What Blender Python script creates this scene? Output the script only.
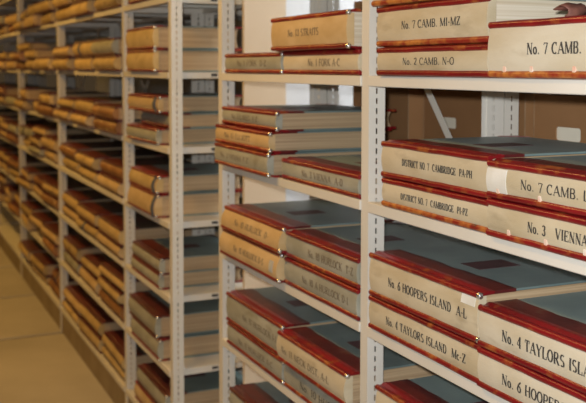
import bpy, bmesh, math, random
from mathutils import Matrix, Vector

# ------------------------------------------------------------------ scene
for o in list(bpy.data.objects):
    bpy.data.objects.remove(o, do_unlink=True)
scene = bpy.context.scene
C = scene.collection

# camera -------------------------------------------------------------
F_PX, CY = 928.07, 119.19
YAW, PITCH, ROLL = (math.radians(a) for a in (65.46856, 3.1836, 0.09296))
CAM = Vector((0.0, -1.076744, 1.68))
fw0 = Vector((-math.sin(YAW), math.cos(YAW), 0)); rt0 = Vector((math.cos(YAW), math.sin(YAW), 0)); up0 = Vector((0, 0, 1))
fw = fw0 * math.cos(PITCH) - up0 * math.sin(PITCH)
up1 = up0 * math.cos(PITCH) + fw0 * math.sin(PITCH)
rt = rt0 * math.cos(ROLL) + up1 * math.sin(ROLL)
up = up1 * math.cos(ROLL) - rt0 * math.sin(ROLL)
cam_data = bpy.data.cameras.new('camera')
cam_data.sensor_width = 36.0
cam_data.lens = F_PX / 586 * 36.0
cam_data.shift_y = -(201.5 - CY) / 586
cam_data.clip_start = 0.05
cam_data.dof.use_dof = True
cam_data.dof.focus_distance = 1.75
cam_data.dof.aperture_fstop = 6.0
cam = bpy.data.objects.new('camera', cam_data)
cam.matrix_world = Matrix(((rt.x, up.x, -fw.x, CAM.x), (rt.y, up.y, -fw.y, CAM.y), (rt.z, up.z, -fw.z, CAM.z), (0, 0, 0, 1)))
C.objects.link(cam)
scene.camera = cam

# exposure -----------------------------------------------------------
scene.view_settings.view_transform = 'Standard'
scene.view_settings.look = 'None'
scene.view_settings.gamma = 1.0
scene.view_settings.use_curve_mapping = False
scene.view_settings.exposure = 0.0

# light: dim warm room, warm ceiling lamps over the aisle, the camera's own flash
world = bpy.data.worlds.new('room_ambient')
scene.world = world
world.use_nodes = True
world.node_tree.nodes['Background'].inputs[0].default_value = (1.0, 0.66, 0.34, 1)
world.node_tree.nodes['Background'].inputs[1].default_value = 0.05

def area(name, loc, sx, sy, power, col):
    d = bpy.data.lights.new(name, 'AREA')
    d.shape = 'RECTANGLE'; d.size = sx; d.size_y = sy; d.energy = power; d.color = col
    o = bpy.data.objects.new(name, d); o.location = loc
    C.objects.link(o)
    return o
WARM = (1.0, 0.54, 0.11)
for lx, lp, lc in ((-2.65, 25, (1.0, 0.58, 0.17)), (-5.3, 24, WARM), (-7.9, 20, WARM), (-10.5, 20, WARM)):
    area('aisle_ceiling_lamp', (lx, -1.1, 2.75), 1.2, 0.25, lp, lc)
area('rear_aisle_ceiling_lamp', (-2.9, 1.25, 2.75), 1.2, 0.25, 24, (0.93, 0.97, 1.0))

fl = bpy.data.lights.new('camera_flash', 'POINT')
fl.energy = 138
fl.color = (0.97, 0.985, 1.0)
fl.shadow_soft_size = 0.018
flo = bpy.data.objects.new('camera_flash', fl)
flo.location = CAM + up * 0.055 - rt * 0.035
C.objects.link(flo)

# ------------------------------------------------------------------ materials
MATS = {}
def nmat(name, c1, c2=None, scale=8.0, stretch=(1, 1, 1), rough=0.6, metal=0.0, detail=4.0, lo=0.35, hi=0.65,
         bump=0.0, bscale=60.0, vary=0.0, c3=None, s3=20.0, t3=0.62, w3=0.08, sheen=0.0):
    """noise-mixed principled material; vary adds a small per-object brightness change"""
    m = bpy.data.materials.new(name); m.use_nodes = True
    nt = m.node_tree; n = nt.nodes; l = nt.links
    bs = n['Principled BSDF']
    bs.inputs['Roughness'].default_value = rough; bs.inputs['Metallic'].default_value = metal
    bs.inputs['Sheen Weight'].default_value = sheen
    tc = n.new('ShaderNodeTexCoord'); mp = n.new('ShaderNodeMapping')
    mp.inputs['Scale'].default_value = stretch
    oi = n.new('ShaderNodeObjectInfo')
    mul = n.new('ShaderNodeVectorMath'); mul.operation = 'SCALE'; mul.inputs[0].default_value = (17.3, 9.1, 5.7)
    l.new(oi.outputs['Random'], mul.inputs['Scale'])
    l.new(tc.outputs['Object'], mp.inputs['Vector'])
    add = n.new('ShaderNodeVectorMath'); add.operation = 'ADD'
    l.new(mp.outputs[0], add.inputs[0]); l.new(mul.outputs[0], add.inputs[1])
    vec = add.outputs[0]
    def noise(s, d):
        t = n.new('ShaderNodeTexNoise'); t.inputs['Scale'].default_value = s; t.inputs['Detail'].default_value = d
        l.new(vec, t.inputs['Vector']); return t
    def ramp(src, a, b):
        r = n.new('ShaderNodeMapRange'); r.inputs[1].default_value = a; r.inputs[2].default_value = b
        l.new(src, r.inputs[0]); return r.outputs[0]
    col = None
    mix = n.new('ShaderNodeMix'); mix.data_type = 'RGBA'
    mix.inputs[6].default_value = (*c1, 1); mix.inputs[7].default_value = (*(c2 or c1), 1)
    l.new(ramp(noise(scale, detail).outputs['Fac'], lo, hi), mix.inputs[0])
    col = mix.outputs[2]
    if c3:
        mx = n.new('ShaderNodeMix'); mx.data_type = 'RGBA'; mx.inputs[7].default_value = (*c3, 1)
        l.new(col, mx.inputs[6]); l.new(ramp(noise(s3, 5).outputs['Fac'], t3, t3 + w3), mx.inputs[0]); col = mx.outputs[2]
    if vary:
        hs = n.new('ShaderNodeHueSaturation')
        l.new(col, hs.inputs['Color'])
        r = n.new('ShaderNodeMapRange'); r.inputs[3].default_value = 1 - vary; r.inputs[4].default_value = 1 + vary
        l.new(oi.outputs['Random'], r.inputs[0]); l.new(r.outputs[0], hs.inputs['Value']); col = hs.outputs[0]
    l.new(col, bs.inputs['Base Color'])
    if bump:
        b = n.new('ShaderNodeBump'); b.inputs['Strength'].default_value = bump; b.inputs['Distance'].default_value = 0.002
        l.new(noise(bscale, 3).outputs['Fac'], b.inputs['Height']); l.new(b.outputs[0], bs.inputs['Normal'])
    MATS[name] = m
    return m

nmat('steel_paint', (0.75, 0.72, 0.645), (0.71, 0.675, 0.59), 5, rough=0.45, bump=0.05, bscale=200)
nmat('plinth_paint', (0.33, 0.25, 0.15), (0.26, 0.19, 0.11), 6, rough=0.5)
nmat('concrete', (0.52, 0.48, 0.42), (0.41, 0.375, 0.32), 1.6, rough=0.75, detail=8, bump=0.2, bscale=90)
nmat('joint_dark', (0.07, 0.06, 0.05), rough=0.9)
nmat('canvas_cream', (0.62, 0.54, 0.385), (0.52, 0.43, 0.275), 7, (1, 1, 2.5), rough=0.8, bump=0.35, bscale=220, vary=0.04, c3=(0.36, 0.29, 0.18), s3=9, t3=0.58, w3=0.25)
nmat('canvas_white', (0.66, 0.60, 0.47), (0.56, 0.48, 0.335), 6, (1, 1, 2.5), rough=0.8, bump=0.35, bscale=220, c3=(0.40, 0.32, 0.20), s3=8, t3=0.60, w3=0.25)
nmat('canvas_tan', (0.64, 0.46, 0.24), (0.53, 0.36, 0.16), 9, (1, 1, 2), rough=0.8, bump=0.25, bscale=300, vary=0.08, c3=(0.24, 0.15, 0.07), s3=12, t3=0.66, w3=0.2)
nmat('canvas_grey', (0.42, 0.41, 0.335), (0.32, 0.31, 0.24), 8, (1, 1, 2.5), rough=0.8, bump=0.35, bscale=220, vary=0.05, c3=(0.20, 0.175, 0.11), s3=9, t3=0.60, w3=0.25)
nmat('canvas_ochre', (0.58, 0.42, 0.19), (0.46, 0.31, 0.12), 8, (1, 1, 2), rough=0.7, bump=0.25, bscale=200, vary=0.18, c3=(0.20, 0.11, 0.04), s3=10, t3=0.60, w3=0.2)
nmat('leather_brown', (0.36, 0.17, 0.05), (0.24, 0.10, 0.03), 8, rough=0.5, bump=0.3, bscale=80, vary=0.2, c3=(0.45, 0.27, 0.10), s3=18, t3=0.6)
nmat('leather_red', (0.25, 0.010, 0.013), (0.16, 0.007, 0.010), 10, rough=0.28, bump=0.25, bscale=120, vary=0.06, c3=(0.36, 0.10, 0.025), s3=24, t3=0.57, w3=0.12)
nmat('leather_worn', (0.50, 0.18, 0.04), (0.26, 0.02, 0.012), 30, rough=0.35, bump=0.3, bscale=120, lo=0.4, hi=0.6, c3=(0.10, 0.03, 0.02), s3=45, t3=0.62)
nmat('leather_maroon', (0.075, 0.009, 0.011), (0.13, 0.016, 0.014), 12, rough=0.38, bump=0.25, bscale=90, vary=0.08, c3=(0.15, 0.07, 0.055), s3=20, t3=0.62, w3=0.12)
nmat('cloth_teal', (0.21, 0.285, 0.275), (0.15, 0.21, 0.205), 6, rough=0.45, sheen=0.04, bump=0.15, bscale=400, vary=0.08, c3=(0.16, 0.19, 0.18), s3=5, t3=0.60, w3=0.2)
nmat('cloth_dark', (0.10, 0.085, 0.07), (0.075, 0.06, 0.05), 6, rough=0.6, bump=0.15, bscale=300, vary=0.2)
nmat('patch_burgundy', (0.13, 0.055, 0.06), (0.10, 0.045, 0.048), 20, rough=0.55)
nmat('paper_edges', (0.56, 0.41, 0.245), (0.40, 0.275, 0.155), 1.0, (2, 2, 260), rough=0.9, detail=3, bump=0.3, bscale=1.0, vary=0.06)
nmat('paper_edges_white', (0.74, 0.66, 0.52), (0.60, 0.50, 0.35), 1.0, (2, 2, 220), rough=0.9, detail=3, bump=0.3, bscale=1.0)
nmat('ink', (0.035, 0.03, 0.028), rough=0.8)
nmat('ink_faded', (0.16, 0.12, 0.075), rough=0.85)
nmat('metal_bright', (0.70, 0.69, 0.66), rough=0.25, metal=0.9)
nmat('clip_black', (0.015, 0.015, 0.018), rough=0.5)
nmat('kraft', (0.37, 0.19, 0.078), (0.32, 0.16, 0.064), 4, (1, 1, 1), rough=0.8, bump=0.1, bscale=150, vary=0.08)
nmat('kraft_worn', (0.42, 0.26, 0.14), (0.34, 0.2, 0.1), 20, rough=0.85)
nmat('box_inside', (0.92, 0.86, 0.70), (0.86, 0.80, 0.64), 10, rough=0.9)
nmat('cream_plaster', (0.80, 0.66, 0.49), (0.76, 0.62, 0.45), 3, rough=0.85, bump=0.1, bscale=80)
nmat('white_plaster', (0.78, 0.79, 0.80), (0.74, 0.75, 0.76), 3, rough=0.85, bump=0.1, bscale=80)
nmat('tape_white', (0.80, 0.79, 0.74), (0.70, 0.68, 0.60), 20, rough=0.6)
nmat('sticker_blue', (0.42, 0.45, 0.47), (0.55, 0.52, 0.42), 60, rough=0.6)
nmat('tie_blue', (0.10, 0.11, 0.13), (0.07, 0.075, 0.09), 30, rough=0.8)
nmat('scrap_leather', (0.22, 0.085, 0.06), (0.12, 0.04, 0.03), 40, rough=0.6, bump=0.6, bscale=120)
nmat('nick_pale', (0.78, 0.70, 0.60), (0.75, 0.40, 0.28), 40, rough=0.7)

# ------------------------------------------------------------------ helpers
def mesh(name, verts, faces, mat, angle=None):
    me = bpy.data.meshes.new(name)
    me.from_pydata(verts, [], faces)
    if mat: me.materials.append(MATS[mat])
    if angle:
        me.polygons.foreach_set('use_smooth', [True] * len(me.polygons))
        me.set_sharp_from_angle(angle=math.radians(angle))
    me.update()
    return me

class MB:
    def __init__(s): s.v = []; s.f = []
    def box(s, x0, x1, y0, y1, z0, z1):
        b = len(s.v)
        s.v += [(x0, y0, z0), (x1, y0, z0), (x1, y1, z0), (x0, y1, z0), (x0, y0, z1), (x1, y0, z1), (x1, y1, z1), (x0, y1, z1)]
        s.f += [tuple(b + i for i in q) for q in ((0, 3, 2, 1), (4, 5, 6, 7), (0, 1, 5, 4), (1, 2, 6, 5), (2, 3, 7, 6), (3, 0, 4, 7))]
        return s
    def cbox(s, x0, x1, y0, y1, z0, z1, c):
        """box with chamfered edges round the z axis and top/bottom"""
        b = len(s.v)
        rings = ((z0, c), (z0 + c, 0), (z1 - c, 0), (z1, c))
        for z, i in rings:
            s.v += [(x0 + i, y0 + i, z), (x1 - i, y0 + i, z), (x1 - i, y1 - i, z), (x0 + i, y1 - i, z)]
        for r in range(3):
            for k in range(4):
                a = b + 4 * r + k; d = b + 4 * r + (k + 1) % 4
                s.f.append((a, d, d + 4, a + 4))
        s.f += [(b + 3, b + 2, b + 1, b), (b + 12, b + 13, b + 14, b + 15)]
        return s
    def extrude_x(s, prof, xs, fn=None):
        """closed profile of (y, z), counter-clockwise seen from +x, swept along xs"""
        b = len(s.v); n = len(prof)
        for x in xs:
            for y, z in prof:
                p = (x, y, z)
                s.v.append(fn(*p) if fn else p)
        for i in range(len(xs) - 1):
            for k in range(n):
                a = b + i * n + k; d = b + i * n + (k + 1) % n
                s.f.append((a, d, d + n, a + n))
        s.f.append(tuple(b + k for k in reversed(range(n))))
        s.f.append(tuple(b + (len(xs) - 1) * n + k for k in range(n)))
        return s
    def bar(s, p, q, w, t):
        """flat bar from p to q lying in the xz plane"""
        p = Vector(p); q = Vector(q); d = (q - p).normalized(); nrm = Vector((0, 1, 0)); sd = d.cross(nrm)
        b = len(s.v)
        for e in (p, q):
            for a, c in ((-1, -1), (1, -1), (1, 1), (-1, 1)):
                s.v.append(tuple(e + sd * (a * w / 2) + nrm * (c * t / 2)))
        s.f += [(b, b + 1, b + 2, b + 3), (b + 7, b + 6, b + 5, b + 4)]
        for k in range(4):
            j = (k + 1) % 4
            s.f.append((b + k, b + 4 + k, b + 4 + j, b + j))
        return s
    def mesh(s, name, mat, angle=None):
        me = mesh(name, s.v, s.f, mat, angle)
        bm = bmesh.new(); bm.from_mesh(me)
        bmesh.ops.recalc_face_normals(bm, faces=bm.faces)
        bm.to_mesh(me); bm.free()
        return me

def put(name, me, parent=None, loc=(0, 0, 0), rz=0.0, label=None):
    o = bpy.data.objects.new(name, me); C.objects.link(o)
    o.location = loc; o.rotation_euler = (0, 0, rz)
    if parent: o.parent = parent
    if label: o['label'] = label
    return o
def thing(name, label, cat, loc=(0, 0, 0), rz=0.0, group=None):
    o = bpy.data.objects.new(name, None); C.objects.link(o)
    o.empty_display_size = 0.05
    o.location = loc; o.rotation_euler = (0, 0, rz)
    o['label'] = label; o['category'] = cat
    if group: o['group'] = group
    return o
def tag(o, label, cat, group=None):
    o['label'] = label; o['category'] = cat
    if group: o['group'] = group
    return o
def struct(o, label, cat):
    o['kind'] = 'structure'; o['label'] = label; o['category'] = cat
    return o

# ------------------------------------------------------------------ the setting
XB, XA, XE, XF, XG, XH, XI, XJ = -1.96129, -2.96817, -3.54057, -4.28041, -5.93451, -7.62881, -9.32, -11.01
XR = -0.955
PW = 0.035                       # post width along the run
DEPTH = 0.392
LIP = 0.025
def lip_z(j): return 1.635635 - 0.30 * j
def top_z(j): return lip_z(j) + LIP

fl_base = struct(put('floor', MB().box(-12.2, 2.2, -2.6, 2.2, -0.08, -0.006).mesh('floor', 'joint_dark')),
                 'bare warm concrete floor cut by straight dark joints', 'floor')
joints = [2.2, 0.6, -1.55, -3.70, -5.885, -6.962, -8.04, -9.11, -10.18, -11.25, -12.2]
for x1, x0 in zip(joints[:-1], joints[1:]):
    for y0, y1 in ((-2.6, -0.8), (-0.8, 0.6), (0.6, 2.2)):
        put('slab', MB().cbox(x0 + 0.014, x1 - 0.014, y0, y1, -0.05, 0.0, 0.004).mesh('slab', 'concrete'), fl_base)

pier = struct(put('wall_pier', MB().cbox(-3.440, -3.42, 0.272, 0.452, 0.0, 2.9, 0.003).mesh('wall_pier', 'cream_plaster')),
              'narrow cream plaster pier standing in the gap between the two shelving runs', 'wall')
wend = struct(put('wall_end', MB().cbox(-3.90, -3.78, 0.50, 1.62, 0.0, 2.9, 0.003).mesh('wall_end', 'white_plaster')),
              'white plaster wall end seen behind the cream pier', 'wall')
wback = struct(put('wall_back', MB().box(-12.2, 2.2, 1.64, 1.74, 0.0, 2.9).mesh('wall_back', 'white_plaster')),
               'white plaster wall behind the rear shelving', 'wall')

# ------------------------------------------------------------------ shelving
POST_H = 2.42
def post_mesh(flip):
    mb = MB()
    H = POST_H
    mb.box(0, PW, 0, 0.002, 0.0, H)                       # face flange
    mb.box(0, 0.002, 0.002, 0.012, 0.0, H)                # far return
    x0, x1 = PW - 0.002, PW
    mb.box(x0, x1, 0.002, 0.0195, 0.0, H)
    mb.box(x0, x1, 0.0240, 0.034, 0.0, H)
    mb.box(x0 - 0.003, x1, 0.034, 0.036, 0.0, H)           # pressed rib
    mb.box(x0 - 0.003, x1 - 0.003, 0.036, 0.046, 0.0, H)
    z = 0.0
    while z < H - 0.03:
        mb.box(x0, x1, 0.0195, 0.0240, z, z + 0.010)      # bridges between the slots
        z += 0.024
    mb.box(x0, x1, 0.0195, 0.0240, z, H)
    if flip:
        mb.v = [(x, -y * 1.4, zz) for x, y, zz in mb.v]
    return mb.mesh('post', 'steel_paint')
POST_F, POST_R = post_mesh(False), post_mesh(True)
foot_me = MB().cbox(-0.008, PW + 0.008, -0.004, 0.056, 0.0, 0.006, 0.001).mesh('foot_plate', 'steel_paint')

def shelf_mesh(w, dark_clip):
    mb = MB(); t = 0.0016
    mb.box(0.005, w, 0.001, DEPTH - 0.001, LIP - t, LIP)                 # deck
    mb.cbox(0.0, w, -0.004, 0.012, 0.0, LIP + 0.0002, 0.0015)             # rolled front lip
    mb.cbox(0.0, w, DEPTH - 0.012, DEPTH, 0.0, LIP + 0.0002, 0.0015)      # rear lip
    mb.box(0.005, 0.007, 0.012, DEPTH - 0.012, 0.0, LIP - t)
    mb.box(w - 0.002, w, 0.012, DEPTH - 0.012, 0.0, LIP - t)
    mb.box(w * 0.33, w * 0.33 + 0.03, 0.012, DEPTH - 0.012, LIP - 0.012, LIP - t)
    mb.box(w * 0.66, w * 0.66 + 0.03, 0.012, DEPTH - 0.012, LIP - 0.012, LIP - t)
    return mb.mesh('shelf', 'steel_paint')
clip_me = MB().cbox(0, 0.003, -0.013, 0.013, -0.005, 0.005, 0.001).mesh('shelf_clip', 'clip_black')
shelf_cache = {}
def shelving(label, posts, levels, y0=0.0, plinth=True, braces=(), rear=False, endclip=False):
    u = thing('shelving_unit', label, 'shelving', (posts[0], y0, 0), 0, 'steel shelving units')
    ox = posts[0]
    for px in posts:
        for fr in (True, False):
            p = put('post', POST_F if fr else POST_R, u, (px - ox, 0 if fr else DEPTH, 0))
    for i in range(len(posts) - 1):
        a, b = posts[i], posts[i + 1]
        w = round(b - a - PW - 0.003, 4)
        if w not in shelf_cache: shelf_cache[w] = shelf_mesh(w, False)
        for j in levels:
            sh = put('shelf', shelf_cache[w], u, (a - ox + PW + 0.002, 0, lip_z(j)))
            if endclip and i == len(posts) - 2:
                put('shelf_clip', clip_me, sh, (w, 0.19, 0.0145), label='black shelf clip')
        if plinth:
            put('kick_plate', MB().cbox(0, w, 0.004, 0.010, 0.002, lip_z(5) - 0.001, 0.001).mesh('kick_plate', 'plinth_paint'),
                u, (a - ox + PW + 0.002, 0, 0), label='brown kick plate under the bottom shelf')
    if endclip:   # last upright carries the open end
        pass
    for (xa, za, xb, zb) in braces:
        put('brace', MB().bar((xa - ox, DEPTH - 0.062, za), (xb - ox, DEPTH - 0.062, zb), 0.022, 0.003).mesh('brace', 'steel_paint'), u)
    return u

LV = list(range(-2, 6))
BR = (-2.8556, 2.40, -1.935, 1.3275)
shelving('off-white slotted steel shelving unit nearest the camera, holding the lettered ledgers', [XA, XB, XR], LV,
         braces=[BR])
shelving('off-white slotted steel shelving unit running far down the aisle with its open end showing',
         [XJ, XI, XH, XG, XF, XE], LV, endclip=True,
         braces=[(XG + .05, 1.0, XF - .02, 2.1), (XG + .05, 2.1, XF - .02, 1.0), (XH + .05, 1.0, XG - .02, 2.1), (XH + .05, 2.1, XG - .02, 1.0)])
shelving('off-white steel shelving unit backing the near one, carrying brown cardboard boxes', [XA, XB, XR], LV, y0=DEPTH + 0.004, plinth=False)
shelving('off-white steel shelving unit backing the far one in shadow', [XJ, XI, XH, XG, XF], LV, y0=DEPTH + 0.004, plinth=False)

# ------------------------------------------------------------------ lettering (stroke-built roman capitals)
def arc(cx, cy, rx, ry, a0, a1, n=10):
    return [(cx + rx * math.cos(math.radians(a0 + (a1 - a0) * i / n)), cy + ry * math.sin(math.radians(a0 + (a1 - a0) * i / n))) for i in range(n + 1)]
TK, TN = 0.20, 0.085
def g_(w, strokes, serifs=()): return (w, strokes, serifs)
S = lambda pts, w=None: (pts, w)
def vst(x, a=0, b=1): return S([(x, a), (x, b)], TK)
def hb(x0, x1, y): return S([(x0, y), (x1, y)], TN)
GL = {
 'A': g_(.72, [S([(.06, 0), (.36, 1)], TN), S([(.36, 1), (.66, 0)], TK), hb(.16, .54, .34)], [(.06, 0), (.66, 0)]),
 'B': g_(.62, [vst(.13), S([(.13, .97), (.33, .97)] + arc(.33, .75, .17, .22, 90, -90) + [(.13, .53)]), S([(.13, .53), (.33, .53)] + arc(.33, .28, .21, .25, 90, -90) + [(.13, .03)])], [(.13, 0), (.13, 1)]),
 'C': g_(.64, [S(arc(.34, .5, .28, .48, 50, 310, 16)), S([(.53, .70), (.53, 1)], TN)]),
 'D': g_(.68, [vst(.13), S([(.13, .97), (.28, .97)] + arc(.28, .5, .30, .47, 90, -90, 14) + [(.13, .03)])], [(.13, 0), (.13, 1)]),
 'E': g_(.60, [vst(.13), hb(.13, .52, .97), hb(.13, .40, .52), hb(.13, .54, .03), S([(.52, 1), (.52, .76)], TN), S([(.54, 0), (.54, .24)], TN), S([(.40, .40), (.40, .64)], TN)], [(.13, 0), (.13, 1)]),
 'F': g_(.58, [vst(.13), hb(.13, .52, .97), hb(.13, .40, .52), S([(.52, 1), (.52, .76)], TN), S([(.40, .40), (.40, .64)], TN)], [(.13, 0), (.13, 1)]),
 'G': g_(.68, [S(arc(.34, .5, .28, .48, 50, 310, 16)), vst(.56, 0, .42), S([(.53, .70), (.53, 1)], TN)], [(.56, .42)]),
 'H': g_(.72, [vst(.13), vst(.59), hb(.13, .59, .52)], [(.13, 0), (.13, 1), (.59, 0), (.59, 1)]),
 'I': g_(.32, [vst(.16)], [(.16, 0), (.16, 1)]),
 'K': g_(.70, [vst(.13), S([(.13, .42), (.58, 1)], TN), S([(.28, .58), (.62, 0)], TK)], [(.13, 0), (.13, 1), (.58, 1), (.62, 0)]),
 'L': g_(.58, [vst(.13), hb(.13, .52, .03), S([(.52, 0), (.52, .28)], TN)], [(.13, 0), (.13, 1)]),
 'M': g_(.86, [S([(.10, 0), (.10, 1)], TN), S([(.12, 1), (.43, .05)], TK), S([(.43, .05), (.74, 1)], TN), vst(.75)], [(.10, 0), (.10, 1), (.75, 0), (.75, 1)]),
 'N': g_(.72, [S([(.12, 0), (.12, 1)], TN), S([(.12, 1), (.60, 0)], TK), S([(.60, 0), (.60, 1)], TN)], [(.12, 0), (.12, 1), (.60, 1)]),
 'O': g_(.68, [S(arc(.34, .5, .28, .48, 0, 360, 20))]),
 'P': g_(.60, [vst(.13), S([(.13, .97), (.33, .97)] + arc(.33, .72, .20, .25, 90, -90) + [(.13, .47)])], [(.13, 0), (.13, 1)]),
 'R': g_(.70, [vst(.13), S([(.13, .97), (.33, .97)] + arc(.33, .74, .19, .23, 90, -90) + [(.13, .51)]), S([(.34, .5), (.60, 0)], TK)], [(.13, 0), (.13, 1), (.60, 0)]),
 'S': g_(.54, [S(arc(.27, .74, .19, .23, 40, 250, 10) + arc(.27, .27, .20, .24, 80, -140, 10))]),
 'T': g_(.62, [vst(.31), hb(.04, .58, .97), S([(.05, 1), (.05, .74)], TN), S([(.57, 1), (.57, .74)], TN)], [(.31, 0)]),
 'U': g_(.70, [S([(.13, 1), (.13, .3)], TK), S(arc(.35, .28, .22, .26, 180, 360, 8)), S([(.57, .3), (.57, 1)], TN)], [(.13, 1), (.57, 1)]),
 'V': g_(.70, [S([(.06, 1), (.35, 0)], TK), S([(.35, 0), (.64, 1)], TN)], [(.06, 1), (.64, 1)]),
 'W': g_(.96, [S([(.06, 1), (.28, 0)], TK), S([(.28, 0), (.48, 1)], TN), S([(.48, 1), (.70, 0)], TK), S([(.70, 0), (.90, 1)], TN)], [(.06, 1), (.90, 1)]),
 'Y': g_(.68, [S([(.06, 1), (.34, .48)], TK), S([(.62, 1), (.34, .48)], TN), vst(.34, 0, .5)], [(.06, 1), (.62, 1), (.34, 0)]),
 'Z': g_(.60, [hb(.06, .54, .97), hb(.06, .54, .03), S([(.08, 0), (.52, 1)], TK), S([(.07, 1), (.07, .76)], TN), S([(.54, 0), (.54, .24)], TN)]),
 'o': g_(.50, [S(arc(.25, .32, .18, .30, 0, 360, 14))]),
 'c': g_(.46, [S(arc(.25, .32, .18, .30, 50, 310, 10))]),
 '.': g_(.24, [S([(.12, 0), (.12, .14)], .14)]),
 '-': g_(.34, [S([(.04, .42), (.30, .42)], .10)]),
 '1': g_(.40, [vst(.22), S([(.06, .80), (.22, 1)], TN)], [(.22, 0)]),
 '2': g_(.52, [S(arc(.26, .72, .18, .25, 170, -30, 8) + [(.08, .04), (.46, .04)])]),
 '3': g_(.52, [S(arc(.24, .76, .17, .22, 160, -90, 8)), S(arc(.24, .28, .20, .26, 90, -160, 8))]),
 '4': g_(.54, [vst(.38), S([(.36, 1), (.05, .3)], TN), hb(.05, .52, .28)], [(.38, 0)]),
 '5': g_(.52, [hb(.12, .46, .96), S([(.12, 1), (.11, .55)], TN), S(arc(.24, .32, .20, .28, 120, -150, 10))]),
 '6': g_(.54, [S(arc(.27, .30, .19, .28, 0, 360, 14)), S([(.44, .98), (.20, .72), (.09, .34)])]),
 '7': g_(.50, [hb(.05, .46, .95), S([(.46, .96), (.20, 0)], .13), S([(.06, 1), (.06, .78)], TN)]),
 '9': g_(.54, [S(arc(.27, .70, .19, .28, 0, 360, 14)), S([(.10, .02), (.34, .28), (.45, .66)])]),
 '0': g_(.54, [S(arc(.27, .5, .20, .48, 0, 360, 16))]),
 ' ': g_(.36, []),
}
def text_quads(txt, h, cond):
    """list of quads in the text plane (x right, z up), plus total width"""
    quads = []; x = 0.0
    for ch in txt:
        w, strokes, serifs = GL[ch]
        for pts, wd in strokes:
            for (xa, ya), (xb, yb) in zip(pts[:-1], pts[1:]):
                dx, dy = (xb - xa) * cond, yb - ya
                ln = math.hypot(dx, dy)
                if ln < 1e-6: continue
                hw = 0.5 * (wd if wd else TN + (TK - TN) * abs(dy) / ln)
                nx, ny = -dy / ln * hw, dx / ln * hw
                nseg = max(1, int(ln / 0.22))
                for k in range(nseg):
                    a, b = k / nseg, (k + 1) / nseg
                    p = ((xa + (xb - xa) * a) * cond, ya + dy * a); q = ((xa + (xb - xa) * b) * cond, ya + dy * b)
                    quads.append([((x + px) * h, py * h) for px, py in ((p[0] + nx, p[1] + ny), (p[0] - nx, p[1] - ny), (q[0] - nx, q[1] - ny), (q[0] + nx, q[1] + ny))])
        for sx, sy in serifs:
            y0 = sy - 0.03 if sy > 0.2 else sy; 
            quads.append([((x + sx * cond + a * 0.13) * h, (y0 + b * 0.055 - (0.02 if sy > .2 else 0)) * h) for a, b in ((-1, 0), (1, 0), (1, 1), (-1, 1))])
        x += w * cond + 0.06
    return quads, x * h

# ------------------------------------------------------------------ ledgers
ROLL_R = 0.0065
cache = {}
def spine_y(z, T, bulge, shear):
    z0, z1 = ROLL_R * 1.2, T - ROLL_R * 1.2
    t = min(1, max(0, (z - z0) / (z1 - z0)))
    return 0.004 - bulge * (1 - (2 * t - 1) ** 2) - shear * (1 - t)

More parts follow.
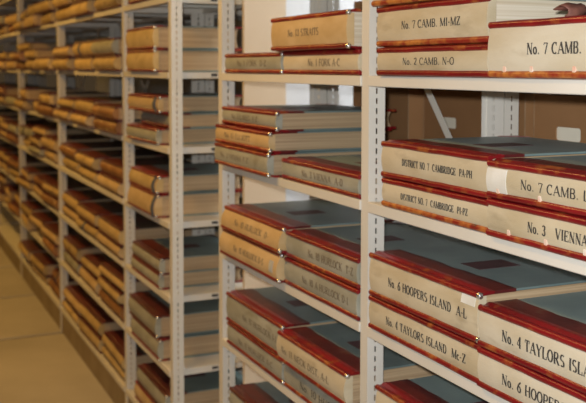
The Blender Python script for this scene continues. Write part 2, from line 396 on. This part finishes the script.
def ledger_meshes(L, T, W, bulge, shear):
    key = (L, T, W, bulge, shear)
    if key in cache: return cache[key]
    h = L / 2
    rnd = random.Random(hash(key) & 0xffff)
    M = {}
    # page block with a hollow fore-edge
    prof = [(0.012, 0.0055), (W - 0.012, 0.0055), (W - 0.018, T * 0.3), (W - 0.020, T * 0.5), (W - 0.018, T * 0.7), (W - 0.012, T - 0.0055), (0.012, T - 0.0055)]
    M['page_block'] = MB().extrude_x(prof, [-h + 0.009, h - 0.009])
    # spine canvas, bulging between the two rolls
    z0, z1 = ROLL_R * 1.2, T - ROLL_R * 1.2
    N = 8
    fr = [(spine_y(z0 + (z1 - z0) * i / N, T, bulge, shear), z0 + (z1 - z0) * i / N) for i in range(N + 1)]
    prof = [(0.020, z1), (0.020, z0)] + fr
    M['spine'] = MB().extrude_x(prof, [-h + 0.002 + (L - 0.004) * i / 6 for i in range(7)])
    # board + leather (built for the lower cover, mirrored in z for the upper)
    def flipz(mb): mb.v = [(x, y, T - z) for x, y, z in mb.v]; return mb
    for up_ in (0, 1):
        f = flipz if up_ else (lambda m: m)
        sh = shear * (1 - up_)
        M['board', up_] = f(MB().cbox(-h, h, 0.034, W, 0.0, 0.005, 0.0012))
        ro = [(-sh * 0.8 + 0.004 - ROLL_R * 0.9 * math.cos(a), ROLL_R - ROLL_R * math.sin(a)) for a in [math.radians(d) for d in (-70, -35, 0, 35, 70, 100)]]
        lower = ro + [(0.0105, 0.0022), (0.0155, 0.0020), (0.020, -0.0014), (0.026, -0.0022), (0.033, -0.0012), (0.038, -0.0009)]
        upper = [(0.038, 0.0050), (0.012, 0.0060)]
        flat = [(0.037, -0.0010), (0.088, -0.0008), (0.088, 0.0052), (0.037, 0.0052)]
        xs = [-h - 0.001 + (L + 0.002) * i / 10 for i in range(11)]
        wob = [rnd.uniform(-1, 1) for _ in xs]
        def fn(x, y, z, xs=xs, wob=wob):
            i = min(10, max(0, round((x + h + 0.001) / (L + 0.002) * 10)))
            if y > 0.08: y += wob[i] * 0.004
            elif y < 0.03: z += wob[i] * 0.0006
            return (x, y, z)
        M['leather', up_] = f(MB().extrude_x(lower + upper, xs, fn))
        M['hinge', up_] = f(MB().extrude_x(flat, xs, fn))
        for sgn in (-1, 1):
            c = MB(); d = 0.055
            tri = [(sgn * (h + 0.0012), W + 0.0012), (sgn * (h + 0.0012 - d), W + 0.0012), (sgn * (h + 0.0012), W + 0.0012 - d)]
            c.v = [(x, y, -0.0010) for x, y in tri] + [(x, y, 0.0058) for x, y in tri]
            c.f = [(0, 1, 2), (3, 5, 4), (0, 3, 4, 1), (1, 4, 5, 2), (2, 5, 3, 0)]
            M['corner', up_, sgn] = f(c)
            cap = MB(); cx = sgn * h
            ring = 8; 
            for k, (off, rr) in enumerate(((-0.006, 1.0), (0.0015, 1.02), (0.0035, 0.5))):
                for q in range(ring):
                    a = 2 * math.pi * q / ring
                    cap.v.append((cx + sgn * off, -sh * 0.8 + 0.004 + ROLL_R * 0.98 * rr * math.cos(a), ROLL_R + ROLL_R * 1.04 * rr * math.sin(a)))
            for k in range(2):
                for q in range(ring):
                    r = (q + 1) % ring
                    cap.f.append((k * ring + q, k * ring + r, (k + 1) * ring + r, (k + 1) * ring + q))
            cap.f.append(tuple(2 * ring + q for q in range(ring)))
            M['cap', up_, sgn] = f(cap)
        M['patch', up_] = f(MB().box(-0.025, 0.045, 0.125, 0.235, -0.0007, 0.002))
    cache[key] = M
    M['_m'] = {}
    return M

def getm(M, k, name, mat, angle=None):
    kk = (k, mat)
    if kk not in M['_m']:
        src = M[k]
        mb = MB(); mb.v = list(src.v); mb.f = list(src.f)
        M['_m'][kk] = mb.mesh(name, mat, angle)
    return M['_m'][kk]

def ledger(label, x, y, z, L, T, W=0.38, rz=0.0, canvas='canvas_cream', leather='leather_red', title=None, ink='ink', th=0.017, tx=None, tw=None,
           cond=0.85, bulge=0.006, shear=0.0, group='ledgers on the near shelves', paper='paper_edges', cloth='cloth_teal', leather0=None, detail=2, caps=True, nicks=0, tape=None, sticker=False, tab=False, tie=None):
    """x = centre of the spine, y = spine front, z = what it lies on"""
    t = thing('ledger', label, 'ledger', (x, y, z), rz, group)
    M = ledger_meshes(L, T, W, bulge, shear)
    put('page_block', getm(M, 'page_block', 'page_block', paper), t)
    sp = put('spine', getm(M, 'spine', 'spine', canvas, 40), t)
    for u in (0, 1):
        b = put('cover_board', getm(M, ('board', u), 'cover_board', cloth), t, label='teal cloth cover board' if cloth == 'cloth_teal' else None)
        put('leather_strip', getm(M, ('leather', u), 'leather_strip', (leather0 or leather) if u == 0 else leather, 50), b)
        put('leather_hinge', getm(M, ('hinge', u), 'leather_hinge', 'leather_maroon'), b)
        if detail > 0:
            for sgn in (-1, 1):
                put('corner_piece', getm(M, ('corner', u, sgn), 'corner_piece', leather), b)
                if sgn > 0 and caps:
                    put('metal_cap', getm(M, ('cap', u, sgn), 'metal_cap', 'metal_bright', 60), b)
            if u: put('cover_patch', getm(M, ('patch', u), 'cover_patch', 'patch_burgundy'), b)
    if title:
        if tw:      # titles are given by where they start and end along the shelf
            cond = ((tw[1] - tw[0]) / th - 0.06 * len(title)) / sum(GL[ch][0] for ch in title)
            tx = tw[0] - (x - L / 2)
        quads, wid = text_quads(title, th, cond)
        x0 = (tx if tx is not None else L * 0.22) - L / 2
        zc = (T - th) / 2
        V, Fc = [], []
        for q in quads:
            b = len(V)
            for px, pz in q:
                if px + x0 > L / 2 - 0.006: px = L / 2 - 0.006 - x0
                V.append((px + x0, spine_y(pz + zc, T, bulge, shear) - 0.0005, pz + zc))
            Fc.append((b, b + 1, b + 2, b + 3))
        put('title', mesh('title', V, Fc, ink), sp, label='dark roman lettering on the spine')
    rnd = random.Random(label)
    for k in range(nicks):
        nx = -L / 2 + L * (k + 0.5 + rnd.uniform(-.25, .25)) / nicks
        zz = ROLL_R * 2.0
        yy = spine_y(zz + .003, T, bulge, shear)
        put('canvas_nick', MB().cbox(-0.0035, 0.0035, yy - 0.0022, yy + 0.006, zz - 0.003, zz + 0.0085, 0.0012).mesh('canvas_nick', 'nick_pale'), sp, (nx, 0, 0))
    def wrap(name, a, b, mat, zlo, zhi, off=0.0012):
        n = 8; V = []; Fc = []
        for i in range(n + 1):
            zz = zlo + (zhi - zlo) * i / n
            yy = spine_y(zz, T, bulge, shear)
            V += [(a, yy - off, zz), (b, yy - off, zz), (b, yy + 0.004, zz), (a, yy + 0.004, zz)]
        for i in range(n):
            for k in range(4):
                p = i * 4 + k; q = i * 4 + (k + 1) % 4
                Fc.append((p, q, q + 4, p + 4))
        Fc += [(3, 2, 1, 0), tuple(4 * n + k for k in range(4))]
        return put(name, mesh(name, V, Fc, mat), sp)
    if tape: wrap('white_tape', -L / 2 - 0.001 + tape[0], -L / 2 + tape[1], 'tape_white', ROLL_R * 1.4, T - ROLL_R * 2.2)
    if tab: wrap('paper_tab', L / 2 - 0.058, L / 2 - 0.012, 'tape_white', T * 0.70, T - ROLL_R * 1.6)
    if sticker: wrap('sticker', L / 2 - 0.055, L / 2 - 0.030, 'sticker_blue', T * 0.30, T * 0.68)
    if tie is not None: wrap('cloth_tie', tie, tie + 0.025, 'tie_blue', 0.002, T - 0.002, 0.006)
    return t

# ---- near shelves, right-hand bay
def stack(j, books):
    """books from the bottom up; each a dict with xl, xr (spine ends), T, y ..."""
    z = top_z(j) + 0.0012
    for b in books:
        b = dict(b)
        xl, xr = b.pop('xl'), b.pop('xr'); T = b.pop('T'); y = b.pop('y', -0.012); lab = b.pop('label')
        ledger(lab, (xl + xr) / 2, y, z, round(xr - xl, 4), T, **b)
        z += T + 0.0022
# shelf one
stack(0, [dict(caps=False, xl=-1.866, xr=-1.445, T=0.064, label='cream ledger lettered No. 2 CAMB. N-O, lying under MI-MZ', title='No. 2 CAMB. N-O', tw=(-1.752, -1.554), tx=0.128, th=0.015, cond=0.95, canvas='canvas_cream'),
          dict(caps=False, xl=-1.868, xr=-1.447, T=0.090, leather0='leather_worn', label='thick cream ledger lettered No. 7 CAMB. MI-MZ', title='No. 7 CAMB. MI-MZ', tw=(-1.758, -1.534), tx=0.128, th=0.017, cond=0.85, paper='paper_edges_white'),
          dict(caps=False, xl=-1.882, xr=-1.45, T=0.072, y=-0.018, leather0='leather_worn', label='worn ledger above MI-MZ, only its torn red lower edge in view')])
stack(0, [dict(caps=False, xl=-1.441, xr=-1.006, T=0.104, y=-0.014, leather0='leather_worn', label='thick pale ledger lettered No. 7 CAMB. alone at the right picture edge', title='No. 7 CAMB.', tw=(-1.325, -1.185), tx=0.132, th=0.020, cond=0.88, canvas='canvas_white', nicks=5, bulge=0.008)])
# shelf two
stack(1, [dict(caps=False, xl=-1.850, xr=-1.444, T=0.066, y=-0.006, leather0='leather_worn', label='cream ledger lettered DISTRICT NO. 7 CAMBRIDGE PI-PZ with a worn lower edge', title='DISTRICT NO. 7  CAMBRIDGE  PI-PZ', tw=(-1.765, -1.51), tx=0.075, th=0.014, cond=0.56),
          dict(caps=False, xl=-1.850, xr=-1.446, T=0.083, y=-0.008, label='cream ledger lettered DISTRICT NO. 7 CAMBRIDGE PA-PH', title='DISTRICT NO. 7  CAMBRIDGE  PA-PH', tw=(-1.757, -1.494), tx=0.085, th=0.015, cond=0.58)])
stack(1, [dict(caps=False, xl=-1.440, xr=-0.998, T=0.071, y=-0.014, label='cream ledger lettered No. 3 VIENNA beneath a No. 7 CAMB. volume', title='No. 3   VIENNA', tw=(-1.318, -1.165), tx=0.140, th=0.0185, cond=0.80, nicks=4),
          dict(caps=False, xl=-1.442, xr=-1.000, T=0.071, y=-0.012, label='cream ledger lettered No. 7 CAMB. with white tape at its left end', title='No. 7 CAMB. L', tw=(-1.342, -1.165), tx=0.120, th=0.0175, cond=0.84, nicks=4, tape=(0.0, 0.058))])
# shelf three
stack(2, [dict(caps=False, xl=-1.905, xr=-1.468, T=0.079, y=-0.008, label='cream ledger lettered No. 4 TAYLORS ISLAND Mc-Z', title='No. 4 TAYLORS ISLAND  Mc-Z', tw=(-1.822, -1.508), tx=0.085, th=0.0185, cond=0.72),
          dict(xl=-1.900, xr=-1.468, T=0.101, tab=True, y=-0.010, label='thick cream ledger lettered No. 6 HOOPERS ISLAND A-L', title='No. 6 HOOPERS ISLAND  A-L', tw=(-1.81, -1.503), tx=0.092, th=0.0195, cond=0.74)])
stack(2, [dict(caps=False, xl=-1.463, xr=-1.024, T=0.079, y=-0.014, label='cream ledger lettered No. 6 HOOPERS ISLAND at the lower right picture corner', title='No. 6 HOOPERS ISLAND', tw=(-1.385, -1.115), tx=0.085, th=0.020, cond=0.78, canvas='canvas_white'),
          dict(caps=False, xl=-1.459, xr=-1.020, T=0.082, y=-0.016, label='cream ledger lettered No. 4 TAYLORS ISLAND with bright red edges', title='No. 4 TAYLORS ISLAND', tw=(-1.384, -1.118), tx=0.095, th=0.021, cond=0.78, canvas='canvas_white')])
# shelf four
stack(3, [dict(caps=False, xl=-1.875, xr=-1.440, T=0.084, y=-0.006, label='cream ledger at the bottom picture edge right of the post, under another'),
          dict(caps=False, xl=-1.870, xr=-1.432, T=0.088, y=-0.008, label='red-edged cream ledger cut off by the bottom picture edge right of the post', title='No. 5', tx=0.06, th=0.02)])
stack(3, [dict(caps=False, xl=-1.428, xr=-0.99, T=0.080, y=-0.008, label='teal-covered ledger below the HOOPERS ISLAND stack, mostly out of frame')])

# ---- near shelves, left-hand bay
stack(0, [dict(xl=-2.880, xr=-2.422, T=0.062, y=-0.008, label='grey-tan ledger lettered No. 1 FORK D-Z beside the post', title='No. 1 FORK  D-Z', tw=(-2.768, -2.529), tx=0.08, th=0.018, ink='ink_faded', canvas='canvas_grey')])
stack(0, [dict(xl=-2.417, xr=-1.970, T=0.063, y=-0.004, caps=False, label='tan ledger lettered No. 1 FORK A-C under STRAITS', title='No. 1 FORK A-C', tw=(-2.252, -2.064), tx=0.125, th=0.019, ink='ink_faded', canvas='canvas_cream'),
          dict(xl=-2.462, xr=-1.995, T=0.094, y=-0.022, label='thick tan ledger lettered No. 13 STRAITS on top of another', title='No. 13 STRAITS', tw=(-2.343, -2.149), tx=0.11, th=0.019, ink='ink_faded', canvas='canvas_tan', paper='paper_edges_white')])
stack(1, [dict(xl=-2.912, xr=-2.460, T=0.070, y=-0.034, W=0.415, label='grey-tan ledger, lowest of three stacked left of VIENNA A-D', title='No. 3 VIENNA E-Z', tw=(-2.852, -2.608), tx=0.09, th=0.017, ink='ink_faded', canvas='canvas_grey'),
          dict(xl=-2.903, xr=-2.449, T=0.060, y=-0.034, W=0.405, label='tan ledger, middle of three stacked left of VIENNA A-D', title='No. 15 ELLIOTT', tw=(-2.815, -2.592), tx=0.12, th=0.017, ink='ink_faded', canvas='canvas_tan'),
          dict(xl=-2.875, xr=-2.430, T=0.057, y=-0.020, W=0.395, label='grey-tan ledger, topmost of three stacked left of VIENNA A-D', title='No. 5 LAKES  E-Z', tw=(-2.787, -2.568), tx=0.09, th=0.016, ink='ink_faded', canvas='canvas_grey')])
stack(1, [dict(xl=-2.425, xr=-1.966, T=0.060, y=-0.004, caps=False, label='grey-tan ledger lettered No. 3 VIENNA A-D lying alone', title='No. 3 VIENNA  A-D', tw=(-2.289, -2.045), tx=0.12, th=0.018, ink='ink_faded', canvas='canvas_grey')])
stack(2, [dict(xl=-2.888, xr=-2.408, T=0.086, y=-0.016, shear=0.010, label='tan ledger with a blue sticker on its right end, under another tan ledger', title='No. 10 HURLOCK D-S', tw=(-2.753, -2.506), tx=0.10, th=0.018, ink='ink_faded', canvas='canvas_tan', sticker=True, bulge=0.012),
          dict(xl=-2.872, xr=-2.396, T=0.074, y=-0.014, shear=0.016, label='tan ledger with slumping spine, teal cover on top, left of HURLOCK T-Z', title='No. 10 HURLOCK  D-', tw=(-2.753, -2.476), tx=0.11, th=0.018, ink='ink_faded', canvas='canvas_tan', bulge=0.008)])
stack(2, [dict(xl=-2.403, xr=-1.968, T=0.078, y=-0.006, caps=False, label='grey ledger lettered No. 10 A HURLOCK D-I under HURLOCK T-Z', title='No. 10 A HURLOCK D-I', tw=(-2.281, -2.01), tx=0.11, th=0.019, ink='ink_faded', canvas='canvas_grey'),
          dict(xl=-2.391, xr=-1.966, T=0.074, y=-0.006, caps=False, label='grey ledger lettered No. 10 HURLOCK T-Z', title='No. 10 HURLOCK  T-Z', tw=(-2.243, -1.985), tx=0.10, th=0.020, ink='ink_faded', canvas='canvas_grey')])
stack(3, [dict(xl=-2.866, xr=-2.412, T=0.074, y=-0.008, label='grey ledger, lower of the left pair on the shelf below HURLOCK', title='No. 11 HURLOCK A-C', tw=(-2.76, -2.48), tx=0.09, th=0.018, ink='ink_faded', canvas='canvas_grey'),
          dict(xl=-2.868, xr=-2.412, T=0.098, y=-0.010, label='thick grey ledger, upper of the left pair on the shelf below HURLOCK', title='No. 11 HURLOCK I-L', tw=(-2.719, -2.439), tx=0.10, th=0.019, ink='ink_faded', canvas='canvas_grey')])
stack(3, [dict(xl=-2.406, xr=-1.970, T=0.078, y=-0.006, caps=False, label='grey ledger beneath a creased tan ledger near the post', title='No. 10 HURLOCK', tw=(-2.293, -2.002), tx=0.07, th=0.020, ink='ink', canvas='canvas_grey'),
          dict(xl=-2.404, xr=-1.985, T=0.086, y=-0.026, label='creased tan ledger with whitish torn right end and broad red leather top', title='No. 11 NECK DIST. A-L', tw=(-2.367, -2.068), tx=0.09, th=0.019, ink='ink_faded', canvas='canvas_cream', bulge=0.010)])
stack(4, [dict(xl=-2.80, xr=-2.36, T=0.076, y=-0.030, label='grey ledger with a frayed red end at the bottom picture edge'),
          dict(xl=-2.84, xr=-2.40, T=0.082, y=-0.010, canvas='canvas_grey', label='grey ledger with wide maroon leather top at the bottom picture edge', leather='leather_maroon')])
stack(4, [dict(xl=-2.385, xr=-1.968, T=0.080, y=-0.016, canvas='canvas_grey', label='grey ledger on the lowest visible shelf of the bay left of the near post')])

# ------------------------------------------------------------------ far unit
ORD = {5: 'bottom shelf', 4: 'second shelf up', 3: 'third shelf up', 2: 'fourth shelf up', 1: 'fifth shelf up', 0: 'sixth shelf up', -1: 'seventh shelf up', -2: 'eighth shelf up'}
COLN = {'canvas_tan': 'tan', 'canvas_grey': 'grey', 'canvas_ochre': 'ochre', 'leather_brown': 'brown leather'}
def pos_word(k, n):
    return 'only' if n == 1 else ('lower', 'upper')[k] if n == 2 else ('lowest', 'middle', 'topmost')[k]
R = random.Random(11)
# open-ended bay: one stack per shelf
END = {  # j: list of (T, canvas, y, dx, rz, extras) from the bottom up
 -1: [(0.085, 'canvas_tan', -0.02, 0, 0, {}), (0.075, 'canvas_tan', -0.02, 0, 0, {})],
 0: [(0.092, 'canvas_ochre', -0.028, 0.0, 0.0, {}), (0.094, 'canvas_ochre', -0.028, 0.0, 0.0, {})],
 1: [(0.066, 'canvas_grey', -0.024, 0.0, 0.03, {}), (0.060, 'canvas_grey', 0.03, 0.03, 0.0, {}), (0.070, 'canvas_tan', -0.016, 0.0, 0.03, {'tie': 0.165})],
 2: [(0.094, 'canvas_tan', -0.026, 0.0, 0.0, {'shear': 0.014, 'tie': 0.18}), (0.074, 'canvas_ochre', -0.018, -0.01, 0.0, {'shear': 0.012, 'tie': 0.17})],
 3: [(0.066, 'canvas_grey', -0.020, 0.0, 0.0, {}), (0.068, 'canvas_grey', -0.024, 0.03, 0.0, {'leather': 'leather_maroon'})],
 4: [(0.090, 'canvas_grey', -0.024, 0.0, 0.0, {}), (0.092, 'canvas_grey', -0.030, -0.015, 0.0, {'leather': 'leather_maroon'})],
 5: [(0.082, 'canvas_tan', -0.010, 0.0, 0.0, {}), (0.086, 'canvas_grey', -0.010, 0.05, 0.0, {'leather': 'leather_maroon'})],
}
for j, bs in END.items():
    z = top_z(j) + 0.0012
    for k, (T, cv, y, dx, rz, ex) in enumerate(bs):
        lab = f'{COLN[cv]} ledger, {pos_word(k, len(bs))} of its stack on the {ORD[j]}, open end bay'
        ledger(lab, -3.895 + dx, y + (0.008 if j < 2 else 0.016), z, 0.44, T, canvas=cv, rz=rz, bulge=ex.pop('bulge', 0.010), group='ledgers in the open end bay', **ex)
        z += T + 0.0022
# further bays: three stacks per shelf
BAYS = [('second', XG + PW, XF, 0), ('third', XH + PW, XG, 1), ('fourth', XI + PW, XH, 2), ('fifth', XJ + PW, XI, 3)]
CNAME = ('left', 'middle', 'right')
for bname, x0, x1, far in BAYS:
    wcol = (x1 - x0 - 0.02) / 3
    for j in LV:
        if far == 3 and j > 3: continue
        if far == 2 and j > 4: continue
        for c in range(3):
            nb = 2 if R.random() < (0.9 if far == 0 else 0.75) else R.choice((1, 3))
            if j in (0, 1, 2) and far == 0: nb = 2
            z = top_z(j) + 0.0012
            cx = x1 - 0.012 - 0.25 - (2 - c) * 0.53
            ymess = 0.012 if far == 0 else 0.03
            for k in range(nb):
                T = R.choice((0.060, 0.068, 0.076)) if nb == 3 else R.choice((0.066, 0.074, 0.082))
                if z + T > lip_z(j - 1) - 0.01: break
                cv = R.choices(('canvas_ochre', 'canvas_tan', 'leather_brown', 'canvas_grey'), (6, 3, 1.0 + far, 0.6))[0]
                L = R.choice((0.44, 0.46, 0.48))
                lab = f'{COLN[cv]} ledger, {pos_word(k, nb)} of the {CNAME[c]} stack on the {ORD[j]}, {bname} far bay'
                yaw = R.gauss(0, 0.012 + 0.02 * far)
                yaw = max(-0.07, min(0.07, yaw))
                ledger(lab, cx + R.uniform(-1, 1) * (0.525 - L) * 0.5, (-0.022 if j < 2 else 0.004) + R.uniform(-ymess, ymess), z, L, T, rz=yaw, canvas=cv,
                       bulge=R.choice((0.012, 0.016, 0.020)), leather='leather_maroon', cloth='cloth_dark',
                       group=f'ledgers in the {bname} far bay', detail=1, caps=False, tie=(R.uniform(-.1, .15) if R.random() < 0.06 else None))
                z += T + 0.0022
# a few ledgers on the rear shelves, fore-edges towards the aisle
for bname, x0, x1, far in BAYS[:2]:
    for j in (-1, 0, 1, 2, 3):
        for c in range(2):
            cx = x0 + (x1 - x0) * (0.30 + 0.42 * c) + R.uniform(-.05, .05)
            T = R.choice((0.07, 0.08))
            ledger(f'ledger turned fore-edge out, {CNAME[c * 2]} one on rear {ORD[j]} behind the {bname} far bay', cx, 2 * DEPTH + 0.02, top_z(j) + 0.0012, 0.46, T,
                   rz=math.pi + R.uniform(-.02, .02), canvas='canvas_tan', leather='leather_maroon', group='ledgers on the rear shelves', detail=1)

# ------------------------------------------------------------------ cardboard boxes on the rear unit
def carton(label, x0, x1, y, z, h, hole=None, d=0.36, lidline=True):
    t = thing('cardboard_box', label, 'box', ((x0 + x1) / 2, y, z), 0, 'cardboard boxes on the rear shelves')
    w = (x1 - x0) / 2; k = 0.004
    # front wall with a real hand hole
    if hole:
        hx, hz, hw, hh = hole; r = hh * 0.42; n = 5
        ring = []
        for (qx, qz, a0) in ((hw - r, hh - r, 0), (-hw + r, hh - r, 90), (-hw + r, -hh + r, 180), (hw - r, -hh + r, 270)):
            for i in range(n + 1):
                a = math.radians(a0 + 90 * i / n)
                ring.append((hx + qx + r * math.cos(a), hz + qz + r * math.sin(a)))
        m = len(ring); V = []; Fc = []
        outer = []
        for (a, b) in ring:      # push each rim point out to the panel's rectangle
            dx, dz = a - hx, b - hz
            sx = ((w - hx) if dx > 0 else (-w - hx)) / dx if abs(dx) > 1e-6 else 1e9
            sz = ((h - hz) if dz > 0 else (0 - hz)) / dz if abs(dz) > 1e-6 else 1e9
            s = min(sx, sz); outer.append((hx + dx * s, hz + dz * s))
        cor = [(w, h), (-w, h), (-w, 0), (w, 0)]
        for yy in (0, k):
            V += [(a, yy, b) for a, b in ring] + [(a, yy, b) for a, b in outer]
        for base, rev in ((0, False), (2 * m, True)):
            for i in range(m):
                q = (i + 1) % m
                fc = [base + i, base + q, base + m + q, base + m + i]
                # add the rectangle's corner where the outer ring jumps round it
                oa, ob = outer[i], outer[q]
                if abs(oa[0] - ob[0]) > 1e-5 and abs(oa[1] - ob[1]) > 1e-5:
                    cc = min(cor, key=lambda c: abs(c[0] - oa[0]) + abs(c[1] - oa[1]) + abs(c[0] - ob[0]) + abs(c[1] - ob[1]))
                    V.append((cc[0], 0 if base == 0 else k, cc[1])); fc = [base + i, base + q, base + m + q, len(V) - 1, base + m + i]
                Fc.append(tuple(fc))
        for i in range(m):
            q = (i + 1) % m
            Fc.append((i, q, 2 * m + q, 2 * m + i))
        mb = MB(); mb.v = V; mb.f = Fc
        put('front_panel', mb.mesh('front_panel', 'kraft'), t)
        put('inner_liner', MB().box(hx - hw - .02, hx + hw + .02, k + 0.003, k + 0.006, hz - hh - .02, hz + hh + .02).mesh('inner_liner', 'box_inside'), t, label='pale paper showing through the hand hole')
    else:
        put('front_panel', MB().box(-w, w, 0, k, 0, h).mesh('front_panel', 'kraft'), t)
    for s in (-1, 1):
        put('side_panel', MB().box(min(s * w, s * (w - k)), max(s * w, s * (w - k)), k, d, 0, h).mesh('side_panel', 'kraft'), t)
        put('worn_edge', MB().box(s * w - 0.0015, s * w + 0.0015, -0.001, 0.002, 0, h).mesh('worn_edge', 'kraft_worn'), t)
    put('back_panel', MB().box(-w + k, w - k, d - k, d, 0, h).mesh('back_panel', 'kraft'), t)
    put('bottom_panel', MB().box(-w + k, w - k, k, d - k, 0, k).mesh('bottom_panel', 'kraft'), t)
    for s in (-1, 1):
        put('top_flap', MB().box(-w + k, w - k, (k if s < 0 else d / 2 + .001), (d / 2 - .001 if s < 0 else d - k), h - k, h).mesh('top_flap', 'kraft'), t)
    return t
zr = top_z(1) + 0.0012
carton('plain brown cardboard box seen through the near shelves beside the post', -2.90, -2.532, 0.482, zr, 0.255)
carton('brown cardboard box with a pale hand hole left of the paired rear posts', -2.522, -2.17, 0.535, zr, 0.255, hole=(-0.035, 0.150, 0.036, 0.0165), d=0.29)
carton('narrow brown cardboard box just right of the paired rear posts', -2.115, -1.965 - 0.012, 0.500, zr, 0.25, d=0.32)
carton('brown cardboard box with a large hand hole at the right picture edge', -1.920, -1.565, 0.485, zr, 0.25, hole=(-0.050, 0.155, 0.045, 0.017), d=0.32)
carton('brown cardboard box behind the STRAITS ledger on the rear shelf', -2.90, -2.52, 0.484, top_z(0) + 0.0012, 0.25)

# ------------------------------------------------------------------ small loose thing: curled scrap of leather on the top right ledger
V, Fc = [], []
n = 9
for i in range(n):
    a = i / (n - 1); r = 0.016
    ang = -0.6 + 3.4 * a
    for k, yy in enumerate((0.0, 0.02, 0.042)):
        rr = r * (1 + 0.25 * math.sin(7 * a + 3 * yy * 40))
        V.append((math.cos(ang) * rr * 1.1, yy + 0.004 * math.sin(9 * a), r + math.sin(ang) * rr * 0.95 + 0.004))
for i in range(n - 1):
    for k in range(2):
        Fc.append((i * 3 + k, i * 3 + k + 1, (i + 1) * 3 + k + 1, (i + 1) * 3 + k))
sc = put('leather_scrap', mesh('leather_scrap', V, Fc, 'scrap_leather', 60), None, (-1.262, 0.0, top_z(0) + 0.104 - 0.0092))
sc.modifiers.new('thickness', 'SOLIDIFY').thickness = 0.003
tag(sc, 'curled scrap of brown red leather lying on top of the No. 7 CAMB. ledger', 'scrap')
